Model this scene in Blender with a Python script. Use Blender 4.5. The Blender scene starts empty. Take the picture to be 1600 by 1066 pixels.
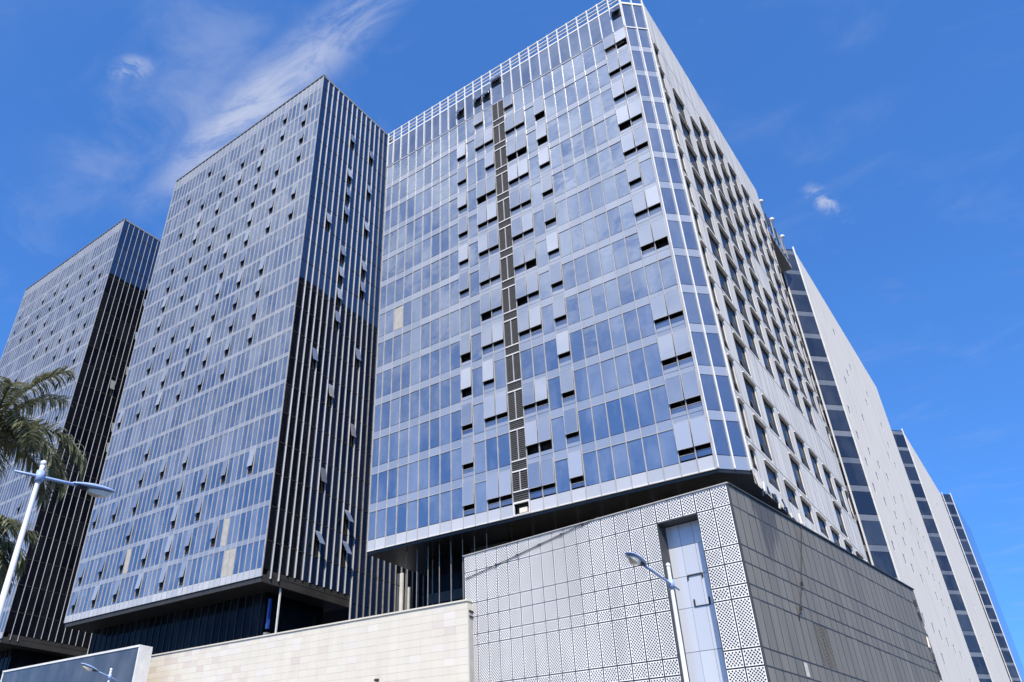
import bpy, math, random
from mathutils import Matrix, Vector
R = math.radians
random.seed(7)
scene = bpy.context.scene
col = scene.collection

# ------------------------------------------------------------------ camera
cam = bpy.data.cameras.new('camera'); cam_o = bpy.data.objects.new('camera', cam); col.objects.link(cam_o)
cam.sensor_width = 36.0; cam.lens = 26.8247; cam.shift_x = 0.09739; cam.shift_y = 0.00235
cam.clip_start = 0.1; cam.clip_end = 6000
cam_o.matrix_world = Matrix(((0.7768, 0.3251, 0.5393, 0.0), (0.6294, -0.4277, -0.6488, 0.0),
                             (0.0197, 0.8434, -0.5369, 1.6), (0, 0, 0, 1)))
scene.camera = cam_o

# ------------------------------------------------------------------ light
SUN_AZ, SUN_EL = R(31), R(50)          # azimuth measured from -Y towards +X
to_sun = Vector((math.sin(SUN_AZ) * math.cos(SUN_EL), -math.cos(SUN_AZ) * math.cos(SUN_EL), math.sin(SUN_EL)))
sun = bpy.data.lights.new('sun', 'SUN'); sun.energy = 5.0; sun.angle = R(0.53); sun.color = (1.0, 0.89, 0.73)
sun_o = bpy.data.objects.new('sun', sun); col.objects.link(sun_o)
sun_o.rotation_euler = (-to_sun).to_track_quat('-Z', 'Y').to_euler()

world = bpy.data.worlds.new('World'); scene.world = world; world.use_nodes = True
wn, wl = world.node_tree.nodes, world.node_tree.links
wn.clear()
w_out = wn.new('ShaderNodeOutputWorld'); w_bg = wn.new('ShaderNodeBackground'); w_bg.inputs['Strength'].default_value = 0.15
sky = wn.new('ShaderNodeTexSky'); sky.sky_type = 'NISHITA'; sky.sun_disc = False
sky.sun_elevation = SUN_EL
sky.sun_rotation = math.atan2(to_sun.x, to_sun.y)
sky.altitude = 0; sky.air_density = 1.0; sky.dust_density = 0.8; sky.ozone_density = 5.0


def wnode(t, **kw):
    n = wn.new(t)
    for k, v in kw.items():
        setattr(n, k, v)
    return n


def wmath(op, a, b=None, clamp=False):
    n = wn.new('ShaderNodeMath'); n.operation = op; n.use_clamp = clamp
    for i, v in enumerate((a, b)):
        if v is None: continue
        if isinstance(v, (int, float)): n.inputs[i].default_value = v
        else: wl.new(v, n.inputs[i])
    return n.outputs[0]


tc = wn.new('ShaderNodeTexCoord')
sep = wn.new('ShaderNodeSeparateXYZ'); wl.new(tc.outputs['Generated'], sep.inputs[0])
zc = wmath('MAXIMUM', sep.outputs[2], 0.06)
px, py = wmath('DIVIDE', sep.outputs[0], zc), wmath('DIVIDE', sep.outputs[1], zc)
comb = wn.new('ShaderNodeCombineXYZ'); wl.new(px, comb.inputs[0]); wl.new(py, comb.inputs[1])
plane = comb.outputs[0]               # where the view ray meets the cirrus level


def wnoise(scale, detail, rough, dist, loc=(0, 0, 0), scl=(1, 1, 1), rot=0.0):
    m = wn.new('ShaderNodeMapping'); m.inputs['Location'].default_value = loc
    m.inputs['Scale'].default_value = scl; m.inputs['Rotation'].default_value = (0, 0, rot)
    wl.new(plane, m.inputs[0])
    n = wn.new('ShaderNodeTexNoise'); n.inputs['Scale'].default_value = scale; n.inputs['Detail'].default_value = detail
    n.inputs['Roughness'].default_value = rough; n.inputs['Distortion'].default_value = dist
    wl.new(m.outputs[0], n.inputs['Vector'])
    return n.outputs['Fac']


def ramp(v, a, b, lo=0.0, hi=1.0):
    n = wn.new('ShaderNodeMapRange'); n.interpolation_type = 'SMOOTHSTEP'
    n.inputs[1].default_value = a; n.inputs[2].default_value = b; n.inputs[3].default_value = lo; n.inputs[4].default_value = hi
    wl.new(v, n.inputs[0]); return n.outputs[0]


def blob(cx, cy, rx, ry, rot=0.0):
    s1 = wn.new('ShaderNodeVectorMath'); s1.operation = 'SUBTRACT'; wl.new(plane, s1.inputs[0]); s1.inputs[1].default_value = (cx, cy, 0)
    r = wn.new('ShaderNodeVectorRotate'); r.rotation_type = 'Z_AXIS'; r.inputs['Angle'].default_value = -rot; wl.new(s1.outputs[0], r.inputs[0])
    m = wn.new('ShaderNodeVectorMath'); m.operation = 'DIVIDE'; m.inputs[1].default_value = (rx, ry, 1); wl.new(r.outputs[0], m.inputs[0])
    l = wn.new('ShaderNodeVectorMath'); l.operation = 'LENGTH'; wl.new(m.outputs[0], l.inputs[0])
    return ramp(l.outputs['Value'], 1.0, 0.1)


wisp = wnoise(4.2, 9, 0.62, 0.6, loc=(3.1, 1.7, 0), scl=(1.0, 1.35, 1), rot=0.5)
puff = wnoise(13.0, 11, 0.68, 0.9, loc=(0.4, 8.2, 0))
streak = wnoise(6.5, 12, 0.70, 0.9, loc=(5.0, 2.0, 0), scl=(0.8, 1.7, 1), rot=-0.25)
c_gen = wmath('MULTIPLY', ramp(wisp, 0.49, 0.80, 0.0, 1.0), 0.10)
c_bank = wmath('MULTIPLY', blob(-0.3, -0.80, 2.8, 1.15, 0.10), ramp(wnoise(4.6, 10, 0.66, 0.8, loc=(7.3, 4.4, 0), scl=(0.7, 1.3, 1), rot=0.3), 0.36, 0.62, 0.25, 1.0))
c_plume = wmath('MULTIPLY', blob(-0.74, 0.487, 0.50, 0.068, -0.085), ramp(streak, 0.33, 0.60, 0.15, 1.0))
c_veil = wmath('MULTIPLY', blob(-0.90, 0.40, 0.42, 0.20, 0.0), ramp(wisp, 0.34, 0.66))
c_puff = wmath('MULTIPLY', blob(-0.850, 0.315, 0.055, 0.03, 0.3), ramp(puff, 0.42, 0.60))
c_puff2 = wmath('MULTIPLY', blob(-0.080, 1.30, 0.028, 0.10, -0.25), ramp(puff, 0.43, 0.60))
c = wmath('ADD', c_gen, wmath('MULTIPLY', c_plume, 0.68))
c = wmath('ADD', c, wmath('MULTIPLY', c_veil, 0.28))
c = wmath('ADD', c, wmath('MULTIPLY', c_bank, 0.85))
c = wmath('ADD', c, wmath('MULTIPLY', c_puff, 0.6))
c = wmath('ADD', c, wmath('MULTIPLY', c_puff2, 0.65))
fade = ramp(sep.outputs[2], 0.03, 0.22)
c = wmath('MULTIPLY', wmath('MINIMUM', c, 0.9), fade)
mix = wn.new('ShaderNodeMix'); mix.data_type = 'RGBA'
wl.new(c, mix.inputs[0])
gm = wn.new('ShaderNodeGamma'); gm.inputs['Gamma'].default_value = 0.70; wl.new(sky.outputs[0], gm.inputs['Color'])
hs = wn.new('ShaderNodeVectorMath'); hs.operation = 'MULTIPLY'; wl.new(gm.outputs[0], hs.inputs[0]); hs.inputs[1].default_value = (0.475, 1.06, 1.96)
# thin cloud scatters light forwards: brighter towards the sun
nrm = wn.new('ShaderNodeVectorMath'); nrm.operation = 'DOT_PRODUCT'; wl.new(tc.outputs['Generated'], nrm.inputs[0]); nrm.inputs[1].default_value = tuple(to_sun)
ph = wmath('ADD', wmath('MULTIPLY', wmath('POWER', wmath('MAXIMUM', nrm.outputs['Value'], 0.0), 3.0), 2.6), 1.0)
cb = wn.new('ShaderNodeVectorMath'); cb.operation = 'SCALE'; cb.inputs[0].default_value = (3.4, 3.7, 4.6); wl.new(ph, cb.inputs['Scale'])
wl.new(hs.outputs[0], mix.inputs['A']); wl.new(cb.outputs[0], mix.inputs['B'])
wl.new(mix.outputs['Result'], w_bg.inputs['Color']); wl.new(w_bg.outputs[0], w_out.inputs['Surface'])

scene.view_settings.view_transform = 'Standard'; scene.view_settings.look = 'None'
scene.view_settings.exposure = 0.25; scene.view_settings.gamma = 1.0; scene.view_settings.use_curve_mapping = False
scene.cycles.max_bounces = 8; scene.cycles.glossy_bounces = 5; scene.cycles.diffuse_bounces = 3


# ------------------------------------------------------------------ materials
def mat_new(name):
    m = bpy.data.materials.new(name); m.use_nodes = True; m.node_tree.nodes.clear(); return m


class NT:
    def __init__(s, m): s.n, s.l = m.node_tree.nodes, m.node_tree.links
    def new(s, t, **kw):
        o = s.n.new(t)
        for k, v in kw.items(): setattr(o, k, v)
        return o
    def link(s, a, b): s.l.new(a, b)
    def rnd(s):
        oi, ge = s.new('ShaderNodeObjectInfo'), s.new('ShaderNodeNewGeometry')
        a = s.new('ShaderNodeMath', operation='ADD'); s.link(oi.outputs['Random'], a.inputs[0]); s.link(ge.outputs['Random Per Island'], a.inputs[1])
        f = s.new('ShaderNodeMath', operation='FRACT'); s.link(a.outputs[0], f.inputs[0]); return f.outputs[0]
    def noise(s, scale, detail=4, rough=0.55, scl=(1, 1, 1)):
        ge = s.new('ShaderNodeNewGeometry'); mp = s.new('ShaderNodeMapping'); mp.inputs['Scale'].default_value = scl
        s.link(ge.outputs['Position'], mp.inputs[0])
        n = s.new('ShaderNodeTexNoise'); n.inputs['Scale'].default_value = scale; n.inputs['Detail'].default_value = detail
        n.inputs['Roughness'].default_value = rough; s.link(mp.outputs[0], n.inputs['Vector']); return n.outputs['Fac']
    def mapr(s, v, a, b, lo, hi):
        n = s.new('ShaderNodeMapRange'); n.inputs[1].default_value = a; n.inputs[2].default_value = b
        n.inputs[3].default_value = lo; n.inputs[4].default_value = hi; s.link(v, n.inputs[0]); return n.outputs[0]
    def mixc(s, f, a, b):
        n = s.new('ShaderNodeMix', data_type='RGBA')
        if isinstance(f, float): n.inputs[0].default_value = f
        else: s.link(f, n.inputs[0])
        for k, v in (('A', a), ('B', b)):
            if isinstance(v, tuple): n.inputs[k].default_value = v + (1,) if len(v) == 3 else v
            else: s.link(v, n.inputs[k])
        return n.outputs['Result']
    def mul(s, c, v):
        n = s.new('ShaderNodeVectorMath', operation='SCALE'); s.link(c, n.inputs[0]); s.link(v, n.inputs['Scale']); return n.outputs[0]


def glass_mat(name, dark, light, ior, tint, p=0.5, rough=0.03, wave=0.04, dirt=0.15):
    """coated facade glass: a mirror-like coat over whatever shows behind the pane (blinds, dark rooms)"""
    m = mat_new(name); t = NT(m)
    r = t.rnd()
    base = t.mixc(t.mapr(r, p, 1.0, 0.0, 1.0), dark, light)
    base = t.mixc(t.mapr(t.noise(0.35, 6, 0.6, (1, 1, 0.5)), 0.45, 0.75, 0.0, dirt), base, (0.45, 0.47, 0.50))
    d = t.new('ShaderNodeBsdfDiffuse'); t.link(base, d.inputs['Color'])
    g = t.new('ShaderNodeBsdfGlossy'); g.inputs['Color'].default_value = tint + (1,); g.inputs['Roughness'].default_value = rough
    bp = t.new('ShaderNodeBump'); bp.inputs['Strength'].default_value = wave; bp.inputs['Distance'].default_value = 0.3
    t.link(t.noise(0.45, 2, 0.4), bp.inputs['Height']); t.link(bp.outputs[0], g.inputs['Normal'])
    f = t.new('ShaderNodeFresnel'); f.inputs['IOR'].default_value = ior
    ms = t.new('ShaderNodeMixShader'); t.link(f.outputs[0], ms.inputs[0]); t.link(d.outputs[0], ms.inputs[1]); t.link(g.outputs[0], ms.inputs[2])
    o = t.new('ShaderNodeOutputMaterial'); t.link(ms.outputs[0], o.inputs['Surface'])
    return m


def solid_mat(name, c1, c2=None, rough=0.5, nscale=1.5, nscl=(1, 1, 1), rnd=0.0, metallic=0.0, spec=0.5, lo=0.35, hi=0.7, stain=None):
    m = mat_new(name); t = NT(m)
    b = t.new('ShaderNodeBsdfPrincipled'); b.inputs['Roughness'].default_value = rough; b.inputs['Metallic'].default_value = metallic
    b.inputs['Specular IOR Level'].default_value = spec
    if c2 is None: c2 = tuple(x * 0.8 for x in c1)
    cc = t.mixc(t.mapr(t.noise(nscale, 7, 0.65, nscl), lo, hi, 0, 1), c1, c2)
    if rnd: cc = t.mul(cc, t.mapr(t.rnd(), 0, 1, 1 - rnd, 1 + rnd * 0.5))
    if stain: cc = stain(t, cc)
    t.link(cc, b.inputs['Base Color'])
    o = t.new('ShaderNodeOutputMaterial'); t.link(b.outputs[0], o.inputs['Surface'])
    return m


M = {}
M['vision'] = glass_mat('vision_glass', (0.05, 0.07, 0.12), (0.17, 0.195, 0.235), 3.4, (0.86, 0.93, 1.0), p=0.45, dirt=0.35, wave=0.07)
M['vision_b'] = glass_mat('tower_glass', (0.04, 0.06, 0.11), (0.15, 0.175, 0.225), 3.3, (0.84, 0.92, 1.0), p=0.5, dirt=0.30, wave=0.07)
M['spandrel'] = glass_mat('spandrel_glass', (0.225, 0.25, 0.29), (0.31, 0.33, 0.365), 2.8, (0.95, 0.97, 1.0), p=0.0, rough=0.08)
M['spandrel_b'] = glass_mat('tower_spandrel_glass', (0.22, 0.24, 0.275), (0.31, 0.33, 0.36), 2.7, (0.95, 0.97, 1.0), p=0.0, rough=0.08)
M['low_band'] = glass_mat('low_band_glass', (0.42, 0.43, 0.44), (0.55, 0.55, 0.54), 2.2, (0.95, 0.97, 1.0), p=0.0, rough=0.1)
M['sash'] = glass_mat('sash_glass', (0.15, 0.17, 0.205), (0.42, 0.43, 0.44), 3.3, (0.95, 0.97, 1.0), p=0.25, rough=0.06)
M['crown'] = glass_mat('crown_glass', (0.03, 0.05, 0.10), (0.08, 0.11, 0.18), 2.4, (0.8, 0.88, 1.0), p=0.3)
M['dark_glass'] = glass_mat('dark_glass', (0.004, 0.005, 0.010), (0.012, 0.014, 0.02), 2.3, (0.75, 0.85, 1.0), p=0.5, dirt=0.02)
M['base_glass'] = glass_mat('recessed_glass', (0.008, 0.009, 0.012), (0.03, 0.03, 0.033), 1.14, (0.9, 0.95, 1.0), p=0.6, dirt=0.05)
M['sash_b'] = glass_mat('tower_sash_glass', (0.16, 0.185, 0.23), (0.34, 0.36, 0.39), 3.0, (0.95, 0.97, 1.0), p=0.4, rough=0.05)
M['strip_pane'] = glass_mat('strip_glass', (0.012, 0.016, 0.026), (0.035, 0.045, 0.065), 1.7, (0.85, 0.9, 1.0), p=0.4, dirt=0.08)
M['strip_band'] = glass_mat('strip_band_glass', (0.10, 0.115, 0.14), (0.17, 0.185, 0.21), 1.7, (0.9, 0.93, 1.0), p=0.2)
M['chamfer'] = glass_mat('chamfer_glass', (0.045, 0.065, 0.12), (0.09, 0.12, 0.18), 2.7, (0.82, 0.88, 1.0), p=0.4)
M['notch_glass'] = glass_mat('bay_glass', (0.50, 0.54, 0.61), (0.56, 0.59, 0.64), 1.8, (0.95, 0.97, 1.0), p=0.0, rough=0.1)
M['box_glass'] = glass_mat('box_glass', (0.055, 0.062, 0.075), (0.07, 0.078, 0.09), 1.7, (0.95, 0.97, 1.0), p=0.4)
M['yellowed'] = solid_mat('yellowed_blind', (0.46, 0.44, 0.39), (0.36, 0.34, 0.30), 0.5)
M['mullion'] = solid_mat('mullion_metal', (0.43, 0.44, 0.46), (0.31, 0.31, 0.31), 0.4, 0.8)
M['fin'] = solid_mat('fin_metal', (0.58, 0.60, 0.64), (0.38, 0.40, 0.43), 0.45, 0.5, (1, 1, 0.15))
M['fin_c'] = solid_mat('fin_metal_grey', (0.56, 0.57, 0.60), (0.36, 0.37, 0.39), 0.5, 0.5, (1, 1, 0.15))
M['trim'] = solid_mat('white_trim', (0.74, 0.74, 0.73), (0.60, 0.60, 0.59), 0.5, 0.8)
M['dark'] = solid_mat('dark_interior', (0.010, 0.011, 0.013), (0.02, 0.02, 0.022), 0.8)
M['soffit'] = solid_mat('black_soffit', (0.014, 0.014, 0.014), (0.028, 0.027, 0.024), 0.25, 0.4)
M['soffit_b'] = solid_mat('grey_soffit', (0.026, 0.026, 0.027), (0.05, 0.048, 0.045), 0.6, 0.5)
M['louvre'] = solid_mat('louvre_metal', (0.085, 0.08, 0.072), (0.06, 0.057, 0.052), 0.5, 1.0)
M['white_wall'] = solid_mat('white_cladding', (0.83, 0.775, 0.67), (0.60, 0.56, 0.49), 0.75, 1.1, (1, 1, 0.07), lo=0.48, hi=0.80, spec=0.12)
M['side_white'] = solid_mat('side_cladding', (0.75, 0.725, 0.665), (0.36, 0.35, 0.34), 0.75, 1.6, (1, 1, 0.055), lo=0.45, hi=0.78, spec=0.12)
M['win'] = glass_mat('window_glass', (0.008, 0.009, 0.011), (0.05, 0.05, 0.052), 1.18, (0.8, 0.85, 0.9), p=0.6, rough=0.2, dirt=0.08)
M['win_frame'] = solid_mat('window_frame', (0.30, 0.30, 0.30), (0.2, 0.2, 0.2), 0.5)
M['perf'] = solid_mat('perforated_white', (0.82, 0.825, 0.825), (0.64, 0.645, 0.645), 0.5, 0.7, (1, 1, 0.15), lo=0.4, hi=0.75)
M['jamb'] = solid_mat('jamb_metal', (0.055, 0.06, 0.068), (0.035, 0.038, 0.042), 0.6)
M['bluesteel'] = solid_mat('blue_paint', (0.34, 0.46, 0.72), (0.27, 0.38, 0.62), 0.4)
M['polewhite'] = solid_mat('pole_white', (0.80, 0.81, 0.82), (0.70, 0.71, 0.72), 0.35)
M['lens'] = solid_mat('lamp_lens', (0.80, 0.74, 0.62), (0.66, 0.61, 0.51), 0.3, 8)
M['cable'] = solid_mat('cable_black', (0.02, 0.02, 0.022), (0.03, 0.03, 0.03), 0.7)
M['bluecol'] = solid_mat('blue_column', (0.03, 0.08, 0.36), (0.02, 0.06, 0.26), 0.4)
M['tile_cream'] = solid_mat('cream_tile', (0.64, 0.605, 0.515), (0.57, 0.535, 0.455), 0.6, 0.6, (1, 1, 0.12), rnd=0.03, lo=0.4, hi=0.8)
M['tile_pink'] = solid_mat('pink_tile', (0.61, 0.55, 0.485), (0.58, 0.52, 0.46), 0.55, 0.5, rnd=0.05)
M['tile_pale'] = solid_mat('pale_tile', (0.655, 0.62, 0.555), (0.63, 0.595, 0.53), 0.55, 0.5, rnd=0.04)
M['grout'] = solid_mat('grout', (0.58, 0.55, 0.48), (0.50, 0.475, 0.42), 0.8)
M['concrete'] = solid_mat('concrete', (0.42, 0.42, 0.41), (0.32, 0.32, 0.31), 0.8, 2.0)
M['ground'] = solid_mat('asphalt', (0.055, 0.055, 0.056), (0.04, 0.04, 0.041), 0.9, 1.2)
M['frond'] = solid_mat('palm_leaf', (0.27, 0.275, 0.165), (0.10, 0.12, 0.06), 0.33, 3.0, rnd=0.35)
def leaf_mat():
    m = M['frond']; t = NT(m)
    b = [n for n in t.n if n.type == 'BSDF_PRINCIPLED'][0]; o = [n for n in t.n if n.type == 'OUTPUT_MATERIAL'][0]
    tr = t.new('ShaderNodeBsdfTranslucent'); t.link(b.inputs['Base Color'].links[0].from_socket, tr.inputs['Color'])
    ms = t.new('ShaderNodeMixShader'); ms.inputs[0].default_value = 0.3
    t.link(b.outputs[0], ms.inputs[1]); t.link(tr.outputs[0], ms.inputs[2]); t.link(ms.outputs[0], o.inputs['Surface'])


leaf_mat()
M['rachis'] = solid_mat('palm_rachis', (0.16, 0.16, 0.08), (0.11, 0.12, 0.06), 0.5)
M['trunk'] = solid_mat('palm_trunk', (0.27, 0.25, 0.22), (0.18, 0.165, 0.145), 0.85, 1.5, (1, 1, 5))
M['shaft'] = solid_mat('palm_shaft', (0.13, 0.19, 0.07), (0.10, 0.15, 0.06), 0.45)


# ------------------------------------------------------------------ geometry helpers
MESH = {}


def mesh(name, verts, faces, mat):
    me = bpy.data.meshes.new(name); me.from_pydata(verts, [], faces)
    if mat: me.materials.append(M[mat])
    me.update(); return me


BOXF = [(0, 3, 2, 1), (4, 5, 6, 7), (0, 1, 5, 4), (1, 2, 6, 5), (2, 3, 7, 6), (3, 0, 4, 7)]


def boxv(cx, cy, cz, sx, sy, sz):
    a, b, d = sx / 2, sy / 2, sz / 2
    return [(cx - a, cy - b, cz - d), (cx + a, cy - b, cz - d), (cx + a, cy + b, cz - d), (cx - a, cy + b, cz - d),
            (cx - a, cy - b, cz + d), (cx + a, cy - b, cz + d), (cx + a, cy + b, cz + d), (cx - a, cy + b, cz + d)]


def bmesh_box(sx, sy, sz, mat):
    k = (round(sx, 3), round(sy, 3), round(sz, 3), mat)
    if k not in MESH: MESH[k] = mesh('box', boxv(0, 0, 0, sx, sy, sz), BOXF, mat)
    return MESH[k]


def ring_mesh(w, h, t, d, mat):
    """a rectangular frame in the xz plane, one connected ring"""
    k = ('ring', round(w, 3), round(h, 3), t, d, mat)
    if k in MESH: return MESH[k]
    v = []
    for y in (-d / 2, d / 2):
        for (a, b) in ((w / 2, h / 2), (w / 2 - t, h / 2 - t)):
            v += [(-a, y, -b), (a, y, -b), (a, y, b), (-a, y, b)]
    f = []
    for i in range(4):
        j = (i + 1) % 4
        f += [(i, j, 4 + j, 4 + i), (8 + j, 8 + i, 12 + i, 12 + j), (j, i, 8 + i, 8 + j), (4 + i, 4 + j, 12 + j, 12 + i)]
    MESH[k] = mesh('frame', v, f, mat); return MESH[k]


class Col:
    """collects boxes into one mesh"""
    def __init__(s): s.v, s.f = [], []
    def box(s, *a):
        n = len(s.v); s.v += boxv(*a); s.f += [tuple(n + i for i in q) for q in BOXF]
    def quad(s, a, b, c, d):
        n = len(s.v); s.v += [a, b, c, d]; s.f.append((n, n + 1, n + 2, n + 3))


def thing(name, label, cat, loc=(0, 0, 0), rz=0.0, group=None):
    o = bpy.data.objects.new(name, None); col.objects.link(o); o.location = loc; o.rotation_euler = (0, 0, rz)
    o.empty_display_size = 0.5
    o['label'] = label; o['category'] = cat
    if group: o['group'] = group
    return o


def put(name, me, parent, loc=(0, 0, 0), rot=None, stuff=False, label=None):
    o = bpy.data.objects.new(name, me); col.objects.link(o); o.parent = parent; o.location = loc
    if rot: o.rotation_euler = rot
    if stuff: o['kind'] = 'stuff'
    if label: o['label'] = label
    return o


def box(name, parent, cx, cy, cz, sx, sy, sz, mat, rot=None, label=None):
    return put(name, bmesh_box(sx, sy, sz, mat), parent, (cx, cy, cz), rot, label=label)


def colput(name, c, mat, parent, stuff=True, label=None):
    return put(name, mesh(name, c.v, c.f, mat), parent, stuff=stuff, label=label)


def prism(name, parent, pts, z0, z1, mat):
    n = len(pts)
    v = [(x, y, z0) for x, y in pts] + [(x, y, z1) for x, y in pts]
    f = [tuple(range(n))[::-1], tuple(range(n, 2 * n))] + [(i, (i + 1) % n, n + (i + 1) % n, n + i) for i in range(n)]
    return put(name, mesh(name, v, f, mat), parent)


def tube_mesh(name, pts, rads, mat, n=10):
    v, f = [], []
    P = [Vector(p) for p in pts]
    for i, p in enumerate(P):
        t = (P[min(i + 1, len(P) - 1)] - P[max(i - 1, 0)]).normalized()
        a = t.cross(Vector((0, 0, 1)) if abs(t.z) < 0.9 else Vector((1, 0, 0))).normalized(); b = t.cross(a)
        for k in range(n):
            an = 2 * math.pi * k / n
            v.append(tuple(p + (a * math.cos(an) + b * math.sin(an)) * rads[i]))
    for i in range(len(P) - 1):
        for k in range(n):
            f.append((i * n + k, i * n + (k + 1) % n, (i + 1) * n + (k + 1) % n, (i + 1) * n + k))
    f += [tuple(range(n))[::-1], tuple(range((len(P) - 1) * n, len(P) * n))]
    me = mesh(name, v, f, mat)
    for p in me.polygons: p.use_smooth = len(p.vertices) == 4
    return me


def wall_openings(name, parent, axis_u, u0, u1, z0, z1, holes, depth, mat, x):
    """a sheet in the plane x = const (u runs along y) with real openings and reveals"""
    us = sorted({u0, u1, *[h[0] for h in holes], *[h[1] for h in holes]})
    zs = sorted({z0, z1, *[h[2] for h in holes], *[h[3] for h in holes]})
    v = {}; V = []; F = []
    def vi(i, j):
        if (i, j) not in v: v[i, j] = len(V); V.append((x, us[i], zs[j]))
        return v[i, j]
    blocked = set()
    for h in holes:
        for i in range(us.index(h[0]), us.index(h[1])):
            for j in range(zs.index(h[2]), zs.index(h[3])): blocked.add((i, j))
    for i in range(len(us) - 1):
        for j in range(len(zs) - 1):
            if (i, j) not in blocked: F.append((vi(i, j), vi(i + 1, j), vi(i + 1, j + 1), vi(i, j + 1)))
    for a, b, c_, d in holes:
        i0, i1, j0, j1 = us.index(a), us.index(b), zs.index(c_), zs.index(d)
        q = [vi(i0, j0), vi(i1, j0), vi(i1, j1), vi(i0, j1)]
        n = len(V); V.extend([(x - depth, a, c_), (x - depth, b, c_), (x - depth, b, d), (x - depth, a, d)])
        for k in range(4): F.append((q[k], n + k, n + (k + 1) % 4, q[(k + 1) % 4]))
    return put(name, mesh(name, V, F, mat), parent)


def jitter(a=0.25): return R(random.uniform(-a, a))


# ------------------------------------------------------------------ ground
me = mesh('ground', [(-2500, -2500, 0), (2500, -2500, 0), (2500, 2500, 0), (-2500, 2500, 0)], [(0, 1, 2, 3)], 'ground')
g = put('ground', me, None); g['kind'] = 'structure'; g['label'] = 'grey asphalt street and forecourt'
me = mesh('pavement', *(lambda c: (c.box(-45, 38, 0.075, 130, 17, 0.15), (c.v, c.f))[1])(Col()), 'concrete')
g = put('pavement', me, None); g['kind'] = 'structure'; g['label'] = 'pale concrete pavement in front of the podium'

PITCH = 3.99
ZB = 24.21           # underside of the towers

# ------------------------------------------------------------------ chamfered office block (nearest)
A = thing('office_block', 'lower glass office block with chamfered corner, dark louvre strip and white side wall', 'building', (-49.94, 54.0, 0))
PW = 1.3174
WA = 34.25; CH = 1.855; XR = 36.10; DA = 40.3
bounds = [0.0] + [0.75 * PW + i * PW for i in range(13)] + [14.0 * PW + i * PW for i in range(13)]
bounds[-1] = WA
# columns: 0..12 left of the louvre, 13 is the louvre, 14..25 right of it (column index i runs bounds[i]..bounds[i+1])
LOUV = 13
NF = 13
ZC = ZB + NF * PITCH
prism('core', A, [(0.5, 0.85), (WA - 0.4, 0.85), (XR - 0.75, CH + 0.5), (XR - 0.75, DA), (0.5, DA)], ZB + 0.2, ZC + 0.4, 'dark')
prism('soffit', A, [(0.05, 0.10), (WA, 0.10), (XR - 0.06, CH + 0.04), (XR - 0.06, DA), (0.05, DA)], ZB - 0.25, ZB + 0.19, 'soffit')

# open windows of the front: floor -> columns
open_a = {}
def opn(c_, floors):
    for f in floors: open_a.setdefault(c_, set()).add(f)
opn(9, (11, 10, 9, 8, 7, 6, 4, 3, 2, 1, 0))
opn(11, (12, 11, 9, 8, 7, 6, 5, 4, 3, 2, 0)); opn(12, (11, 10, 9, 8, 7, 6, 5, 4, 2, 0))
opn(14, (12, 11, 10, 9, 8, 7, 6, 5, 4, 2, 1, 0)); opn(15, (11, 10, 9, 8, 7, 6, 5, 4, 2, 1, 0))
opn(17, (11, 10, 9, 8, 7, 6, 5, 4, 3, 2, 1, 0))
opn(24, (12, 11, 10, 9, 8, 7, 6, 5, 3, 2, 1, 0)); opn(25, (12, 11, 10, 9, 8, 6, 5, 3, 2, 1, 0))

BAND = 0.86
panes, spans = [], []
for i in range(26):
    x0, x1 = bounds[i], bounds[i + 1]
    if i == LOUV: continue
    w = x1 - x0; cx = (x0 + x1) / 2
    for f in range(NF):
        z0 = ZB + f * PITCH
        b = 1.12 if f == 0 else BAND
        spans.append((cx, z0 + b / 2, w - 0.06, b - 0.05))
        if f in open_a.get(i, ()):
            lo, hi = z0 + 1.25, z0 + 2.05
            if lo - z0 - b > 0.15:
                panes.append((cx, (z0 + b + lo) / 2, w - 0.10, lo - z0 - b - 0.05, 'spandrel'))
            top = z0 + PITCH + (0.35 if f < NF - 1 else -0.05)
            L = top - hi
            ang = math.asin(0.09 / L)
            s = put('open_sash', bmesh_box(w - 0.12, 0.06, L, 'sash'), A,
                    (cx, -0.115 - 0.045, hi + L / 2), (-ang, jitter(0.3), 0))
            put('frame', ring_mesh(w - 0.09, L + 0.04, 0.035, 0.08, 'mullion'), s)
            box('opening', A, cx, 0.55, (lo + hi) / 2, w - 0.1, 0.06, hi - lo, 'dark')
            hp = random.uniform(0.45, 0.65) * (hi - lo)
            if random.random() < 0.85:
                box('lower_pane', A, cx, 0.06, lo + hp / 2, w - 0.14, 0.05, hp, 'chamfer', (jitter(2), 0, jitter(1)))
                box('inner_rail', A, cx, 0.04, lo + hp, w - 0.12, 0.06, 0.05, 'win_frame')
        else:
            panes.append((cx, (z0 + b + z0 + PITCH) / 2, w - 0.10, PITCH - b - 0.06,
                          'yellowed' if (i, f) in ((2, 6),) else 'vision'))
# the 300 lowest (largest) of each are pieces of their own, the rest one part
panes.sort(key=lambda p: p[1] - 0.8 * p[0]); spans.sort(key=lambda p: p[1] - 0.8 * p[0])
rest = Col()
for k, (cx, cz, w, h, mt) in enumerate(panes):
    if k < 300 or mt == 'yellowed':
        box('glass_pane', A, cx, 0.03, cz, w, 0.05, h, mt, (jitter(0.7), 0, jitter(0.8)))
    else: rest.box(cx, 0.03 + random.uniform(-.004, .004), cz, w, 0.05, h)
if rest.v: colput('far_glass_panes', rest, 'vision', A)
rest = Col()
for k, (cx, cz, w, h) in enumerate(spans):
    if k < 300: box('spandrel_panel', A, cx, 0.02, cz, w, 0.06, h, 'low_band' if cz < ZB + 1 else 'spandrel', (jitter(0.2), 0, jitter(0.2)))
    else: rest.box(cx, 0.02, cz, w, 0.06, h)
if rest.v: colput('far_spandrel_panels', rest, 'spandrel', A)
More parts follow.
